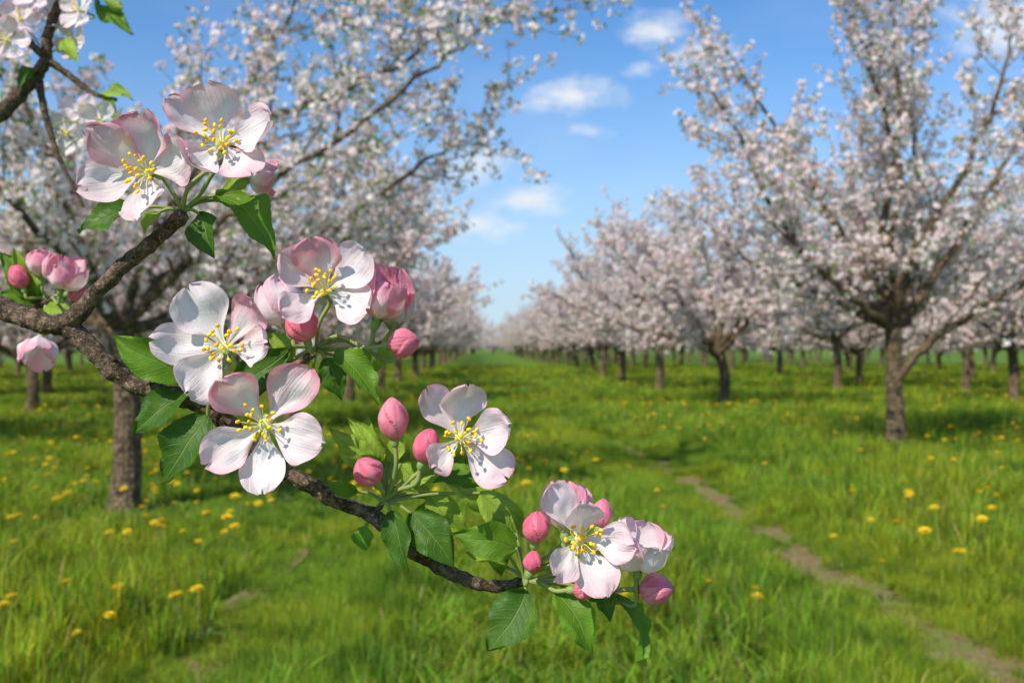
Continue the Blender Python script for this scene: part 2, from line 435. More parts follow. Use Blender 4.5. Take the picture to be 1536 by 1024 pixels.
    pk=np.clip(r.beta(1.2,3.1,n)+r.normal(0,.11,nC)[ci],0,1)[:,None]
    col=np.array([.95,.90,.86])*(1-pk)+np.array([.91,.60,.61])*pk; col[bud]=(.84,.45,.48)
    mb.add(V.reshape(-1,3),o.reshape(-1,4),1,np.repeat(col,20,0))
    nl=r.integers(1,4,nC); ci=np.repeat(np.arange(nC),nl); n=len(ci)
    dirs=r.normal(size=(n,3)); dirs[:,2]=np.abs(dirs[:,2])*.6; M=rand_rot(n,r,dirs)
    lv=np.array([(.015,0,0),(.045,-.017,.008),(.09,0,.0),(.045,.017,.008)])
    V=np.einsum('nij,nkj->nki',M,np.tile(lv[None],(n,1,1))*r.uniform(.6,1.15,(n,1,1)))+(P[ci]+r.normal(0,.02,(n,3)))[:,None,:]
    lc=np.array([.20,.32,.04])*r.uniform(.6,1.3,(n,1))
    mb.add(V.reshape(-1,3),(np.arange(n)[:,None]*4+np.arange(4)),2,np.repeat(lc,4,0))
    return mb.mesh(name,[M_BARKT,M_BLOS,M_TLEAF],smooth=False)

T0=(-.05,0,1.72)
right=make_tree('apple_tree_right',11,[(0,0,-.1),(-.02,.03,.9),T0],[
 [T0,(-.68,-.2,2.3),(-1.4,-.4,2.75),(-1.95,-.5,3.5),(-2.3,-.6,4.2),(-2.65,-.6,4.8)],
 [T0,(-.5,.2,2.75),(-1.05,.5,3.8),(-1.6,.8,4.9),(-2.1,1,5.8)],
 [T0,(-.2,-.3,2.75),(-.23,-.6,3.9),(-.68,-.8,5.05),(-1.05,-.9,6.0)],
 [T0,(.4,.3,2.75),(.5,.6,3.95),(.5,.8,5.3),(.6,.9,6.3)],
 [(.0,0,1.05),(.4,-.3,1.6),(1.2,-.6,2.2),(1.8,-.8,2.6),(2.5,-1,3.4),(3,-1,4.2)],
 [T0,(.7,.2,2.6),(1.4,.4,3.6),(2.0,.5,4.6),(2.3,.5,5.5)],
 [T0,(0,.9,2.5),(.2,1.8,3.2),(.4,2.4,4.2)],
 [T0,(-.1,-.8,2.7),(.3,-1.3,3.6),(.6,-1.6,4.6),(.8,-1.7,5.5)],
 [T0,(-.9,.8,2.3),(-1.8,1.3,2.8),(-2.5,1.6,3.5)],
 [T0,(-.8,-.6,2.1),(-1.5,-.9,2.6),(-2.2,-1.0,3.3)],
 [T0,(.8,1.0,2.1),(1.7,1.5,2.7),(2.5,1.8,3.4)],
 [T0,(-.15,.1,3.2),(.1,.1,4.6),(.0,.2,6.0),(.05,.2,6.5)]],dens=1.02,fs=1.03,zmin=1.65,subn=4.1,lr=.060)
TL=(-.05,0,1.65)
left=make_tree('apple_tree_left',23,[(0,0,-.1),(.03,0,.9),TL],[
 [TL,(.5,-.2,2.15),(.95,-.4,2.5),(1.5,-.5,2.95),(2.25,-.5,3.45),(2.95,-.4,4.05),(3.45,-.4,4.4)],
 [TL,(.6,.5,1.95),(1.6,.9,2.6),(2.5,1.0,3.3),(3.2,1.0,3.65)],
 [TL,(.3,.1,2.6),(.7,.3,3.45),(1.2,.4,4.3),(1.5,.4,4.9)],
 [(.5,.2,3.0),(1.1,.4,3.6),(1.9,.6,4.0),(2.6,.7,4.4),(3.0,.7,4.75)],
 [TL,(-.4,-.2,2.6),(-.75,-.3,3.7),(-1.1,-.4,4.7)],
 [TL,(-.8,.3,2.2),(-1.8,.5,2.9),(-2.5,.6,3.7)],
 [TL,(-.2,-.7,2.2),(-.5,-1.3,2.8),(-.7,-1.6,3.6)],
 [TL,(.1,.9,2.3),(.3,1.8,3.0),(.6,2.3,4.0)],
 [TL,(.8,.9,1.9),(1.5,1.7,2.3),(2.3,2.2,2.9)],
 [TL,(.7,.1,1.85),(1.4,.2,2.1),(2.1,.2,2.4)],
 [TL,(-.7,.1,1.85),(-1.4,.2,2.1),(-2.1,.2,2.4)],
 [TL,(-.6,.9,2.2),(-1.2,1.7,2.8),(-1.7,2.2,3.6)]],dens=1.1,fs=.92,lr=.042,zmin=1.4,subn=4.3)
gens=[make_tree('apple_tree_v%d'%k,100+k,fs=1.22,dens=.98,zmin=1.15,subn=4.4,lr=.055) for k in range(4)]

def tree(me,x,y,rz=0,s=1):
    o=link(bpy.data.objects.new('apple_tree',me)); o.location=(x,y,hgt(x,y)); o.rotation_euler=(0,0,rz); o.scale=(s,s,s*random.uniform(.95,1.05) if rz else s)
tree(right,5.26,13.6); tree(left,-3.5,9.0)
k=0
for (x,y) in [(5.0,23.6),(4.75,32),(4.3,39),(4.4,48),(12.6,25),(10.9,33.4),(12.3,17.5),(13.6,39),(12.1,45),(14.8,32.5),
              (-3.75,16.8),(-4.0,24.5),(-4.3,32.5),(-4.6,40),(-10.2,14),(-10.6,22),(-14,30),(-10.8,31)]:
    tree(gens[k%4],x,y,1+k*1.7,random.uniform(1.03,1.14)); k+=1
pts=[]
for x0,ys in ((5.9,55),(10,60),(13.3,53),(19.8,26),(26.5,30),(33,30),(40,40),(-3.2,47),(-9.6,38),(-16.5,22),(-23,28),(-30,34),(-37,40)):
    y=ys
    while y<185:
        pts.append((x0-.03*y+random.uniform(-.3,.3),y+random.uniform(-.7,.7),0)); y+=7 if y<110 else 10
for _ in range(70): pts.append((random.uniform(-140,140),random.uniform(190,235),-.6))
for _ in range(26): pts.append((random.uniform(-26,14),random.uniform(185,215),-.9))
scatter('distant_apple_trees',[(x,y,hgt(x,y)+z) for x,y,z in pts],[(0,0,random.uniform(0,6.28)) for _ in pts],
        [(lambda s:(s,s,s*.97))(random.uniform(.95,1.18)) for _ in pts],[random.randrange(4) for _ in pts],
        [bpy.data.objects.new('orchard_tree_%d'%q,g) for q,g in enumerate(gens)])

# ---------------------------------------------------------------- foreground blossoming branch
D0=.5
def at(u,v,d=D0):
    return np.array([(u-768)/FOC*d, d, CAM_H+(520-v)/FOC*d])
S=D0/FOC
WHITE=np.array([.95,.905,.90]); PINK=np.array([.91,.38,.48]); GREENW=np.array([.84,.86,.58])

def petal(mb,base,tip,n,width,pink,cup=.25,bow=.16,wave=1.0,mat=0,NU=13,NV=20,low=2.1):
    t=tip-base; L=np.linalg.norm(t); t=t/L
    n=unit(n-t*np.dot(n,t)); s_=np.cross(t,n); sd=random.uniform(0,90); W=width/2
    V=[];C=[];A=[]
    notch=random.uniform(0,.12); skew=random.uniform(-.22,.22); tc=random.uniform(-.20,.12); roll=random.uniform(-.3,.3)
    for i in range(NV):
        f=(i/(NV-1))**.92
        sh=.11+.89*math.sin(math.pi/2*min(1,f/.66))**low if f<.66 else math.sqrt(max(0,1-((f-.66)/.345)**2.2))
        for j in range(NU):
            u=j/(NU-1)*2-1
            w=W*sh*(1+.14*noise.noise((f*3,u*1.5+sd,2)))
            ff=f*(1-notch*math.exp(-(u/.3)**2)*f*f+.05*f*noise.noise((u*3,sd,7)))
            h=-bow*L*math.sin(math.pi*f**.9)+cup*W*(u*u-.3)*sh+tc*L*max(0,f-.65)**2*6+roll*W*u*f*sh
            h+=wave*L*.09*noise.noise((u*1.7+sd,f*2.6,sd))*(.3+f)+wave*L*.045*noise.noise((u*4.5+sd,f*4.5,sd))*(abs(u)**2+f*f)
            h-=.02*L*math.exp(-(u/.12)**2)*math.sin(math.pi*min(1,f*1.1))
            V.append(base+t*L*ff+s_*(w*u+skew*W*f*f)+n*h)
            e=min(1,max(0,pink*(.03+1.15*(abs(u)**2.6*.6+f**2.2*.7))+.38*pink*noise.noise((u*1.6+sd,f*2,5))))
            c=WHITE*(1-e)+PINK*e
            g=max(0,1-f/.22); c=c*(1-.6*g)+GREENW*.6*g
            C.append(c);A.append((u*(.35+.65*sh),f,sd))
    F=[(i*NU+j,i*NU+j+1,(i+1)*NU+j+1,(i+1)*NU+j) for i in range(NV-1) for j in range(NU-1)]
    mb.add(V,F,mat,C,A)

def blob(mb,c,axis,a,b,mat,col,nu=8,nv=6):
    axis=unit(axis); x=unit(np.cross(axis,[.31,.2,.9])); y=np.cross(axis,x); V=[]
    for i in range(nv+1):
        th=math.pi*i/nv
        for j in range(nu):
            ph=2*math.pi*j/nu; V.append(c+axis*a*math.cos(th)+(x*math.cos(ph)+y*math.sin(ph))*b*math.sin(th))
    F=[(i*nu+j,i*nu+(j+1)%nu,(i+1)*nu+(j+1)%nu,(i+1)*nu+j) for i in range(nv) for j in range(nu)]
    mb.add(V,F,mat,col)

SC=(.28,.40,.12)
def sepals(mb,c,axis,L,col=SC,spread=1.0):
    axis=unit(axis); x=unit(np.cross(axis,[.31,.2,.9])); y=np.cross(axis,x)
    for k in range(5):
        a=k*1.2566+.3; rd=x*math.cos(a)+y*math.sin(a)
        b=c+rd*L*.12; tp=c+rd*L*.7*spread+axis*L*(.75 if spread<1 else .35); s=np.cross(axis,rd)*L*.16; m=(b+tp)/2+rd*L*.12
        mb.add([b-s,b+s,m+s*.9,m-s*.9,tp],[[0,1,2,3]],2,col); mb.f.append(np.array([[3,2,4]])+mb.n-5); mb.m.append(np.array([2]))

def pedicel(mb,p0,p1,d1,r=.0010,col=(.32,.38,.12),d0=None):
    L=np.linalg.norm(p1-p0); d0=np.array([0,0,.25]) if d0 is None else d0
    q=[p0,p0+(p1-p0)*.35+d0*L*.2+np.random.default_rng(int(L*1e6)).normal(0,.03,3)*L,p1-unit(d1)*L*.28,p1]
    c=catmull(q,5); n=len(c); tube(mb,c,np.linspace(r,r*1.25,n),7,2,col)

FM=[M_PETAL,M_ANTH,M_STEM,M_BUD]
def stamens(mb,c,n,R_,cnt=22):
    n=unit(n); x=unit(np.cross(n,[.3,.2,.9])); y=np.cross(n,x)
    blob(mb,c+n*R_*.02,n,R_*.05,R_*.09,1,(.76,.78,.28),10,6)
    g=np.random.default_rng(int(abs(c[0])*1e5)+3)
    for k in range(cnt):
        a=k*2.39996+g.uniform(-.3,.3); th=.08+.56*math.sqrt((k+.5)/cnt)+g.uniform(-.12,.12)
        d=n*math.cos(th)+(x*math.cos(a)+y*math.sin(a))*math.sin(th)
        L=R_*g.uniform(.24,.43); b=c+(d-n*np.dot(d,n))*R_*.10
        e=b+d*L; m=b+(n*.3+d*.7)*L*.5
        tube(mb,catmull([b,m,e],3),[.00018]*7,5,1,(.94,.88,.50))
        blob(mb,e,unit(g.normal(size=3)),.00138,.00092,1,(.98,.66,.02) if k%3 else (.94,.50,.02),7,5)

def flower(parent,name,cu,cv,tips,hub,d=.478,n=(0,-1,.15)):
    mb=MB(); c=at(cu,cv,d); n=unit(n)
    Ls=[math.hypot(a[0]-cu,a[1]-cv) for a in tips]; Rm=max(Ls)*1.03
    for k,(tu,tv,w,pk) in enumerate(tips):
        dd=math.hypot(tu-cu,tv-cv); fw=math.sqrt(max(0,Rm*Rm-dd*dd))*.62+.10*Rm
        tip=c+np.array([(tu-cu)*S,0,-(tv-cv)*S])*(d/D0)+np.array([0,-1,0])*fw*S
        bd=unit(tip-c); petal(mb,c+bd*.0012+n*(-.0004*(k%2)),c+(tip-c)*1.03,n,w*S*1.08,pk*1.15,cup=random.uniform(.10,.42),bow=random.uniform(.05,.16))
    stamens(mb,c,n,Rm*S)
    blob(mb,c-n*.003,n,.0035,.0022,2,SC,10,8)
    sepals(mb,c-n*.0035,-n*.2+np.array([0,0,.01]),.008)
    if hub is not None: pedicel(mb,hub,c-n*.006,n)
    return mb.obj(name,FM,parent)

def cup_flower(parent,name,b,axis,L,theta,pink,hub,stam=False):
    mb=MB(); axis=unit(axis); x=unit(np.cross(axis,[.31,.2,.9])); y=np.cross(axis,x); a0=random.uniform(0,6)
    for k in range(5):
        a=a0+k*1.2566; rd=x*math.cos(a)+y*math.sin(a); th=theta*random.uniform(.7,1.25)
        bs=b+rd*L*.05; tip=bs+(axis*math.cos(th)+rd*math.sin(th))*L*random.uniform(.85,1.07)
        petal(mb,bs,tip,-rd,L*.80,pink*random.uniform(.8,1.4),cup=.62,bow=.22,low=1.35)
    if stam: stamens(mb,b,axis,L*1.2,14)
    blob(mb,b-axis*.003,axis,.004,.0024,2,SC,10,8); sepals(mb,b-axis*.002,axis,.010,spread=.8)
    if hub is not None: pedicel(mb,hub,b-axis*.006,axis)
    return mb.obj(name,FM,parent)

def bud(parent,name,u,v,ru,rl,axis,hub,pink=1.0,d=.484,sc=None):
    mb=MB(); axis=unit(axis); k_=(sc or S); rad=ru*k_; hl=rl*k_; c=at(u,v,d)
    x=unit(np.cross(axis,[.31,.2,.9])); y=np.cross(axis,x); NUU=48;NVV=28;V=[];C=[];A=[]; sd=random.uniform(0,50)
    for i in range(NVV+1):
        t=i/NVV
        for j in range(NUU):
            ph=2*math.pi*j/NUU; r=math.sin(math.pi*t**.94)**.58 if 0<t<1 else 0
            q=(j/NUU*4+t*1.1+.15*math.sin(ph+sd))%1.0
            r*=1-.19*max(0,q)**3*math.sin(math.pi*t)-.09*noise.noise((math.cos(ph)*2+sd,math.sin(ph)*2,t*3))
            ax=(2*t-1)*hl*(1+.05*math.sin(ph*2+sd)*t)
            V.append(c+axis*ax+(x*math.cos(ph)+y*math.sin(ph))*rad*r)
            e=pink*(.66+.35*math.sin(math.pi*q)+.4*noise.noise((math.cos(ph)*1.5+sd,math.sin(ph)*1.5,t*2)))
            if q>.88: e+=.35
            e=min(1,max(.1,e)); cc=np.array([.93,.58,.64])*(1-e)+np.array([.87,.15,.25])*e
            C.append(cc);A.append((ph/3,t,sd))
    F=[(i*NUU+j,i*NUU+(j+1)%NUU,(i+1)*NUU+(j+1)%NUU,(i+1)*NUU+j) for i in range(NVV) for j in range(NUU)]
    mb.add(V,F,3,C,A)
    b=c-axis*hl
    blob(mb,b-axis*.001,axis,.0032,.0022,2,SC,10,8); sepals(mb,b,axis,hl*1.0,spread=.85)
    if hub is not None: pedicel(mb,hub,b-axis*.003,axis)
    return mb.obj(name,FM,parent)

DG=(.060,.150,.012); MG=(.14,.28,.018); YG=(.34,.48,.05)
def leaf(mb,base,tip,width,n,col,arch=.08,fold=.22,twist=.0,hub=None):
    t=tip-base; L=np.linalg.norm(t); t=t/L; n=unit(np.asarray(n,float)-t*np.dot(n,t)); s0=np.cross(t,n)
    NU,NV=13,64; V=[];C=[];A=[]; sd=random.uniform(0,90); col=np.array(col)
    bend=random.uniform(-.10,.10)
    for i in range(NV):
        f=i/(NV-1); sh=(math.sin(math.pi*f**.82)**.85)*(1-.25*f**3) if 0<f<1 else 0
        sh=max(sh,.02)
        saw=((f*24)%1.0); ser=1+.07*(saw-.5)
        a=twist*(f-.3)+.45*noise.noise((f*2,sd,0)); s=s0*math.cos(a)+n*math.sin(a); nn=n*math.cos(a)-s0*math.sin(a)
        for j in range(NU):
            u=j/(NU-1)*2-1; w=width/2*sh*(ser if abs(u)>.9 else 1)
            h=arch*L*math.sin(math.pi*f)+fold*abs(u)**1.3*w+L*.06*noise.noise((u*1.3+sd,f*3,sd))*abs(u)*2
            h+=.007*L*math.sin((f*8-abs(u)*1.9)*6.283)*min(1,abs(u)*2)*(1-abs(u)*.5)
            h-=.10*L*max(0,abs(u)-.7)*4*noise.noise((f*5,sd,u))
            V.append(base+t*L*f+s*(w*u+bend*L*math.sin(math.pi*f))+nn*h); C.append(col*(1+.3*noise.noise((u+sd,f*2,1)))); A.append((u,f,sd))
    F=[(i*NU+j,i*NU+j+1,(i+1)*NU+j+1,(i+1)*NU+j) for i in range(NV-1) for j in range(NU-1)]
    mb.add(V,F,0,C,A)
    if hub is not None: tube(mb,catmull([hub,(hub+base)/2+np.array([0,-.001,.0015]),base+t*L*.02+n*arch*L*.06],4),[.0009]*9,6,1,(.28,.35,.09))

br=empty('apple_blossom_branch')
def bark_disp(knots):
    def f(p,L,a):
        v=1+.30*noise.noise(tuple(p*110))+.15*noise.noise(tuple(p*300))+.08*noise.noise(tuple(p*800))
        v+=.07*math.sin(L*850+2*noise.noise(tuple(p*60)))*(.5+.5*noise.noise(tuple(p*50)))
        for (c,am,w) in knots:
            d=np.linalg.norm(p-c); v+=am*math.exp(-(d/w)**2)
        return v
    return f
kn=[(at(105,484,.49),.5,.007),(at(205,580,.49),.4,.006),(at(330,615,.49),.4,.006),(at(270,330,.49),.4,.005),(at(165,550,.5),.3,.004),(at(560,768,.49),.5,.007),(at(420,700,.5),.25,.004),(at(620,830,.5),.3,.004),(at(775,872,.49),.5,.006),(at(152,430,.49),.25,.004),(at(505,760,.49),.35,.003),(at(30,470,.49),.3,.005),(at(470,735,.49),.3,.003),(at(230,362,.49),.3,.004),(at(690,868,.49),.3,.003)]
mb=MB()
main=[(-420,300,.56),(-160,402,.53),(-60,440,.51),(0,463,.505),(60,483,.5),(105,495,.5),(160,545,.5),(205,578,.5),(280,600,.5),(330,625,.5),(400,690,.5),(450,720,.5),(510,752,.5),(560,774,.5),(600,808,.5),(650,845,.5),(715,874,.5),(755,879,.5),(788,870,.498)]
c=catmull([at(*p) for p in main],30); n=len(c)
rr_=np.interp(np.arange(n)/(n-1),[0,.22,.35,.6,.8,.95,1],[19,15.5,14,12.5,11,8.5,6.5])*S
tube(mb,c,rr_,32,0,(0,0,0),bark_disp(kn))
side=[(88,492,.5),(118,470,.498),(150,432,.497),(190,395,.496),(230,362,.495),(262,333,.494),(276,320,.494)]
c=catmull([at(*p) for p in side],24); n=len(c)
tube(mb,c,np.linspace(13,9,n)*S,26,0,(0,0,0),bark_disp(kn))
sp=[(325,622,.5),(365,600,.503),(410,570,.505),(455,540,.505),(472,530,.503)]
c=catmull([at(*p) for p in sp],14); n=len(c)
tube(mb,c,np.linspace(8,5.5,n)*S,16,0,(0,0,0),bark_disp(kn))
for a,b_ in (((555,775,.5),(575,752,.497)),((300,608,.5),(312,598,.492)),((505,756,.5),(497,742,.496)),((165,548,.5),(172,536,.496))):
    c=catmull([at(*a),(at(*a)+at(*b_))/2+[.0006,0,0],at(*b_)],8); tube(mb,c,np.linspace(8,4,len(c))*S*.9,14,0,(0,0,0),bark_disp([]))
mb.obj('woody_branch',[M_BARKF],br)

hA=at(274,318,.494); hB=at(314,600,.491); hC=at(474,526,.502); hD=at(577,752,.496); hE=at(786,872,.497)
flower(br,'flower_1',222,258,[(140,200,44,.6),(166,213,58,.65),(234,186,72,1.0),(293,245,70,.5),(232,331,64,.35),(140,284,62,.4)],hA,.477,(-.15,-1,-.05))
flower(br,'flower_2',332,216,[(326,137,72,.45),(265,148,46,.6),(414,194,66,.35),(388,266,62,.6),(298,256,64,.5)],hA,.474,(.15,-1,.2))
flower(br,'flower_3',487,436,[(480,364,66,1.2),(432,386,56,.5),(556,383,68,.25),(560,462,62,.25),(436,464,48,.4)],hC,.480,(.0,-1,.35))
flower(br,'flower_4',338,522,[(291,436,76,.2),(393,450,60,1.1),(415,518,58,.35),(294,584,68,.25),(239,505,58,.25)],hB,.473,(.1,-1,.15))
flower(br,'flower_5',398,637,[(348,571,66,.9),(457,552,68,.85),(483,664,68,.3),(402,731,62,.2),(321,684,60,.5)],hB,.466,(.0,-1,.05))
flower(br,'flower_6',690,657,[(640,582,46,.5),(697,576,60,.45),(764,642,60,.4),(757,713,58,.5),(650,692,46,.6)],hD,.474,(.2,-1,.15))
flower(br,'flower_7',870,808,[(826,727,48,.35),(876,752,52,.4),(942,804,58,.4),(903,878,56,.45),(834,850,48,.45)],hE,.473,(.1,-1,.1))
def ax(x,y,z): return np.array([x,y,z],float)
cup_flower(br,'half_open_flower_1',at(566,478,.488),ax(.35,-.25,.9),76*S,.34,1.5,hC)
cup_flower(br,'half_open_flower_2',at(433,492,.498),ax(-.35,.1,.9),80*S,.25,.5,hC)
cup_flower(br,'half_open_flower_3',at(848,795,.492),ax(.12,.1,1),80*S,.32,1.0,hE)
cup_flower(br,'half_open_flower_4',at(958,852,.482),ax(.15,-.35,1),76*S,.55,.45,hE)
cup_flower(br,'half_open_flower_5',at(372,262,.492),ax(.7,.25,-.05),46*S,.45,1.0,hA)
cup_flower(br,'half_open_flower_6',at(590,490,.496),ax(.05,.0,1),62*S,.3,1.2,hC)
buds=[(452,486,25,27,(-.15,-.3,.6),hC,1.0),(605,514,22,23,(1,-.2,.15),hC,.9),(590,628,22,31,(-.05,-.1,1),hD,.75),(640,669,20,26,(.3,-.1,1),hD,.95),
 (552,707,22,23,(-.5,-.4,.8),hD,.9),(804,790,21,24,(.1,-.2,1),hE,.95),(799,842,14,16,(.3,-.1,1),hE,1.1),(902,770,16,21,(.2,.1,1),hE,.75),(984,883,24,25,(.9,-.4,.1),hE,.8),(876,884,15,17,(.8,-.3,.1),hE,.85)]
for q,(u,v,ru,rl,a,h,pk) in enumerate(buds): bud(br,'bud_%d'%(q+1),u,v,ru,rl,a,h,pk)

mb=MB()
def lf(u0,v0,u1,v1,w,n,col,d0=.492,d1=.485,arch=.08,fold=.22,twist=0,hub=None):
    leaf(mb,at(u0,v0,d0),at(u1,v1,d1),w*S,n,col,arch,fold,twist,hub)
C_=(-.1,-1,.35)
lf(207,312,118,350,54,(-.2,-.9,.4),DG,hub=hA,arch=.12)
lf(322,292,412,388,62,(.3,-.8,.6),MG,hub=hA,arch=.16,fold=.3)
lf(300,320,322,388,50,(-.4,-1,.2),DG,hub=hA,arch=.1,fold=.4)
lf(238,318,215,348,28,C_,YG,hub=hA)
lf(330,290,392,268,26,C_,YG,hub=hA,d0=.5,d1=.5)
lf(322,300,372,318,32,(.2,-.5,1),YG,hub=hA,d0=.496)
lf(290,568,169,503,68,(.1,-.95,.35),MG,d0=.497,d1=.487,hub=hB,arch=.1)
lf(282,592,200,650,58,(-.3,-.9,.4),DG,hub=hB,arch=.1,fold=.3)
lf(313,620,244,727,76,(-.3,-1,.25),DG,hub=hB,arch=.08)
lf(350,580,440,520,60,(0,-1,.3),DG,d0=.508,d1=.51,hub=hB)
lf(488,536,513,600,44,(-.1,-1,.2),DG,hub=hC,arch=.12,fold=.35,d1=.494)
lf(505,522,568,606,50,(.3,-.8,.5),MG,hub=hC,arch=.1,fold=.3)
lf(440,540,400,500,34,C_,YG,d0=.51,d1=.512,hub=hC)
lf(470,560,420,590,36,C_,DG,d0=.508,d1=.51,hub=hC)
lf(585,765,614,858,44,(-.3,-1,.1),DG,hub=hD,arch=.1,fold=.4)
lf(615,768,681,852,62,(.3,-1,.3),DG,hub=hD,arch=.1)
lf(776,822,678,800,58,(.2,-.95,.4),MG,hub=hE,arch=.14)
lf(790,884,731,976,76,(-.2,-1,.15),DG,hub=hE,arch=.06)
lf(832,886,889,980,54,(.3,-1,.25),MG,hub=hE,arch=.14,fold=.4)
lf(926,890,964,988,36,(.6,-.8,.1),MG,hub=hE,arch=.12,fold=.6,twist=1.2)
lf(895,884,915,932,32,(.1,-1,.2),DG,hub=hE,arch=.1,fold=.5)
lf(718,738,794,808,52,(.3,-.9,.4),YG,hub=hD,arch=.08,d0=.503,d1=.505)
lf(640,738,702,800,52,(0,-.9,.5),YG,hub=hD,d0=.504,d1=.508)
lf(548,788,548,826,36,C_,MG,d0=.505,d1=.505,hub=hD)
lf(536,737,486,722,24,C_,MG,hub=hD)
lf(565,700,494,643,44,(0,-.9,.5),YG,hub=hD,d0=.501,d1=.500)
lf(575,705,522,626,38,(.2,-1,.3),YG,hub=hD,d0=.502,d1=.502)
lf(578,700,550,624,36,(-.2,-1,.3),YG,hub=hD,d0=.504,d1=.506)
lf(585,695,606,640,30,C_,YG,hub=hD,d0=.506,d1=.508)
lf(600,722,676,686,38,(0,-.8,.7),YG,hub=hD,d0=.503,d1=.504)
lf(630,715,727,725,48,(0,-.8,.7),MG,hub=hD,d0=.505,d1=.508)
lf(660,705,756,776,54,(.1,-.9,.5),YG,hub=hD,d0=.506,d1=.510)
lf(600,695,644,735,38,C_,YG,hub=hD,d0=.504,d1=.504)
lf(650,745,640,815,40,C_,MG,hub=hD,d0=.508,d1=.510)
lf(740,800,752,864,38,C_,MG,hub=hE,d0=.505,d1=.505)
lf(775,800,740,748,40,C_,YG,hub=hE,d0=.502,d1=.504)
lf(760,850,698,828,40,(0,-.8,.7),YG,hub=hE,d0=.503,d1=.504)
lf(560,560,600,470,30,C_,YG,hub=hC,d0=.506,d1=.508)
lf(860,880,935,905,30,(0,-.8,.6),MG,hub=hE,d0=.5,d1=.5)
lf(820,850,868,890,28,C_,YG,hub=hE,d0=.5,d1=.5)
mb.obj('leaves',[M_LEAF,M_STEM],br)

b2=empty('apple_blossom_branch')
mb=MB(); c=catmull([at(*p) for p in [(-330,250,.72),(-120,420,.72),(-10,455,.72),(40,460,.72),(75,450,.72)]],12)
tube(mb,c,np.linspace(.006,.0028,len(c)),14,0,(0,0,0),bark_disp([])); mb.obj('woody_branch',[M_BARKF],b2)
h2=at(70,452,.72); S2=.72/FOC
cup_flower(b2,'half_open_flower_1',at(92,432,.70),ax(.3,-.3,.7),52*S2,.5,1.0,h2)
cup_flower(b2,'half_open_flower_2',at(62,415,.71),ax(.0,-.2,1),42*S2,.3,1.3,h2)
cup_flower(b2,'half_open_flower_3',at(60,510,.71),ax(.1,-.5,-.7),46*S2,.5,.7,h2)
bud(b2,'bud_1',28,415,15,19,(-.4,0,1),h2,1.1,.71,S2); bud(b2,'bud_2',118,440,13,16,(1,0,.1),h2,1.0,.71,S2); bud(b2,'bud_3',42,478,13,16,(-.5,-.3,-.2),h2,1.1,.71,S2)
mb=MB()
for a in [(60,455,0,378,44,MG),(55,450,20,372,34,YG),(70,455,110,465,30,YG),(60,460,0,440,40,MG),(72,460,95,500,30,MG)]:
    leaf(mb,at(a[0],a[1],.72),at(a[2],a[3],.71),a[4]*S2,(0,-.9,.5),a[5],hub=h2)
mb.obj('leaves',[M_LEAF,M_STEM],b2)

b3=empty('apple_blossom_branch'); d3=1.15; S3=d3/FOC
mb=MB(); c=catmull([at(u,v,d3) for u,v in [(-400,420),(-150,300),(0,170),(45,125),(68,88),(75,40),(110,-40)]],12)
tube(mb,c,np.linspace(.011,.0045,len(c)),14,0,(0,0,0),bark_disp([]))
for l in ([(68,88),(30,50),(-10,20),(-60,-10)],[(68,88),(100,110),(140,140),(175,150)],[(55,110),(70,180),(90,240),(125,310)],[(100,-10),(50,-30),(10,-60)],[(110,-40),(130,-20),(148,5)]):
    c=catmull([at(u,v,d3) for u,v in l],8); tube(mb,c,np.linspace(.005,.002,len(c)),10,0,(0,0,0),bark_disp([]))
mb.obj('woody_branch',[M_BARKF],b3)
def generic(parent,name,u,v,d,n,L,pink,hub):
    mb=MB(); c=at(u,v,d); n=unit(n); x=unit(np.cross(n,[.3,.1,.9])); y=np.cross(n,x); a0=random.uniform(0,6)
    for k in range(5):
        a=a0+k*1.2566+random.uniform(-.12,.12); rd=x*math.cos(a)+y*math.sin(a); tip=c+(rd+n*random.uniform(.15,.5))*L
        petal(mb,c,tip,n,L*.8,pink*random.uniform(.6,1.3))
    stamens(mb,c,n,L,12); sepals(mb,c-n*.003,n,.008); pedicel(mb,hub,c-n*.004,n); return mb.obj(name,FM,parent)
q=0
for (u,v,h) in [(30,30,(60,70)),(85,25,(78,60)),(120,15,(80,50)),(55,-5,(78,30)),(110,60,(70,85)),(10,60,(30,50)),(125,170,(80,190)),(100,200,(75,190)),(150,185,(88,235))]:
    q+=1; generic(b3,'flower_%d'%q,u,v,d3-.03+.02*(q%3),(random.uniform(-.6,.6),-1,random.uniform(-.3,.7)),33*S3,.4,at(*h,d3))
mb=MB()
for a in [(148,5,200,52,34,MG),(95,60,118,95,24,YG),(135,-10,185,12,30,YG),(150,142,200,150,22,YG),(60,100,25,135,24,DG),(160,146,180,185,20,MG),(0,55,-40,90,30,MG)]:
    leaf(mb,at(a[0],a[1],d3),at(a[2],a[3],d3-.02),a[4]*S3,(0.1,-.9,.5),a[5])
mb.obj('leaves',[M_LEAF,M_STEM],b3)

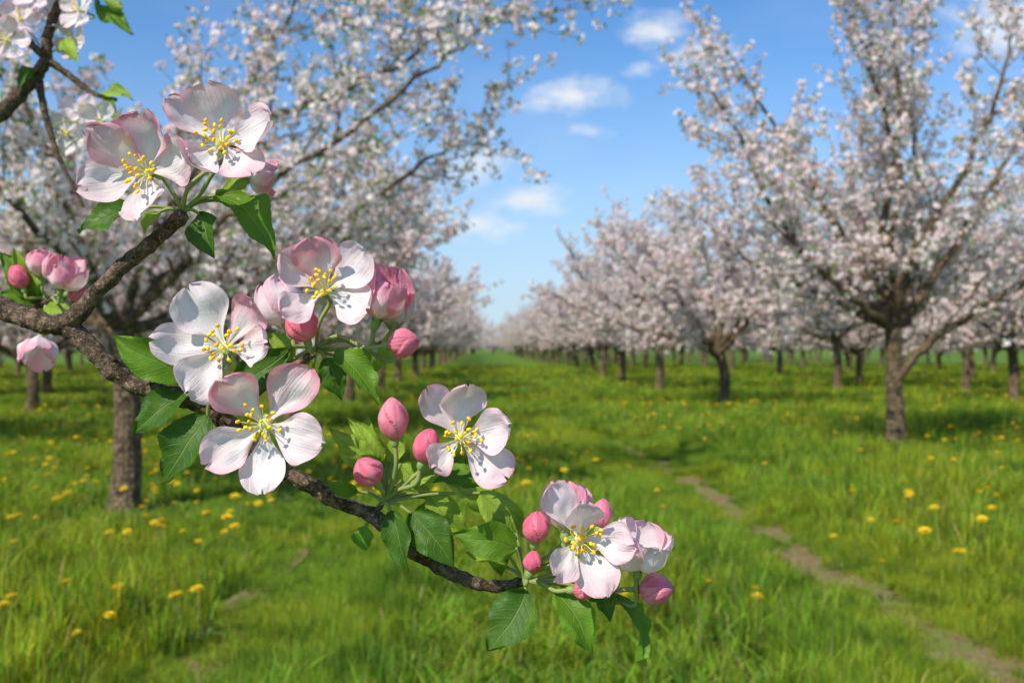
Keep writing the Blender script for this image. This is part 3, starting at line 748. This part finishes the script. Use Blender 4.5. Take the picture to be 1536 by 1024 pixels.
# ---------------------------------------------------------------- light & sky
to_sun=unit((-.44,-.58,.70))
el=math.asin(to_sun[2]); az=math.atan2(to_sun[0],to_sun[1])
sd=bpy.data.lights.new('sun','SUN'); sd.energy=5.0; sd.angle=R(.55); sd.color=(1,.94,.84)
so=link(bpy.data.objects.new('sun',sd)); so.rotation_euler=Vector(tuple(-to_sun)).to_track_quat('-Z','Y').to_euler()
so.location=(-5,-5,12)
w=bpy.data.worlds.new('World'); scene.world=w; w.use_nodes=True; nt=w.node_tree; nt.nodes.clear(); L=nt.links.new
out=N(nt,'ShaderNodeOutputWorld'); bg=N(nt,'ShaderNodeBackground'); L(bg.outputs[0],out.inputs[0]); bg.inputs[1].default_value=.145
sky=N(nt,'ShaderNodeTexSky'); sky.sky_type='NISHITA'; sky.sun_disc=False; sky.sun_elevation=el; sky.sun_rotation=az%(2*math.pi)
sky.air_density=1.0; sky.dust_density=.5; sky.ozone_density=2.0
tc=N(nt,'ShaderNodeTexCoord').outputs['Generated']
sp=N(nt,'ShaderNodeSeparateXYZ'); L(tc,sp.inputs[0])
yy=math_(nt,'MAXIMUM',sp.outputs[1],.05); U=math_(nt,'DIVIDE',sp.outputs[0],yy); Vv=math_(nt,'DIVIDE',sp.outputs[2],yy)
cb=N(nt,'ShaderNodeCombineXYZ'); L(U,cb.inputs[0]); L(Vv,cb.inputs[1])
mpn=N(nt,'ShaderNodeVectorMath',operation='MULTIPLY'); L(cb.outputs[0],mpn.inputs[0]); mpn.inputs[1].default_value=(1,1.7,1)
n1=noise_(nt,mpn.outputs[0],19,7,.64); n2=noise_(nt,mpn.outputs[0],4,4,.55)
best=None
for (u,v,rx,ry,am) in [(862,146,80,34,1.1),(800,300,64,30,1.05),(985,45,62,38,1.0),(1050,78,62,34,1.05),(722,250,62,34,1.0),(1510,40,110,64,1.2),(885,195,42,18,.8),(962,106,30,16,.75),(720,335,90,38,.75),(600,60,70,18,.45),(640,150,60,25,.5),(930,420,120,22,.45)]:
    a=math_(nt,'DIVIDE',math_(nt,'SUBTRACT',U,(u-768)/FOC),rx/FOC); b=math_(nt,'DIVIDE',math_(nt,'SUBTRACT',Vv,(520-v)/FOC),ry/FOC)
    q=math_(nt,'SQRT',math_(nt,'ADD',math_(nt,'MULTIPLY',a,a),math_(nt,'MULTIPLY',b,b)))
    e=math_(nt,'MULTIPLY',math_(nt,'SUBTRACT',1.25,q,None,False),am)
    best=e if best is None else math_(nt,'MAXIMUM',best,e)
dens=math_(nt,'ADD',math_(nt,'MAXIMUM',best,-.25),math_(nt,'MULTIPLY',math_(nt,'SUBTRACT',n1,.5),2.6))
mask=math_(nt,'MULTIPLY',ramp(nt,dens,.1,1.6),.9)
hz=math_(nt,'MULTIPLY',ramp(nt,n2,.45,.8),.11)
mask=math_(nt,'MAXIMUM',mask,hz)
skyc=mixc(nt,1.0,sky.outputs[0],(.54,.86,1.13),'MULTIPLY')
haze=math_(nt,'MULTIPLY',ramp(nt,sp.outputs[2],.33,-.08),.88)
skyc=mixc(nt,haze,skyc,(4.2,5.0,5.9))
L(mixc(nt,mask,skyc,(6.5,6.5,6.5)),bg.inputs[0])

# ---------------------------------------------------------------- camera
cd=bpy.data.cameras.new('camera'); cam=link(bpy.data.objects.new('camera',cd)); cam.location=(0,0,CAM_H); cam.rotation_euler=(R(90),0,0)
cd.lens=35; cd.sensor_width=36; cd.shift_y=8/1536; cd.clip_start=.02; cd.clip_end=6000
cd.dof.use_dof=True; cd.dof.focus_distance=.478; cd.dof.aperture_fstop=15
scene.camera=cam
scene.view_settings.view_transform='Standard'; scene.view_settings.look='None'; scene.view_settings.exposure=0
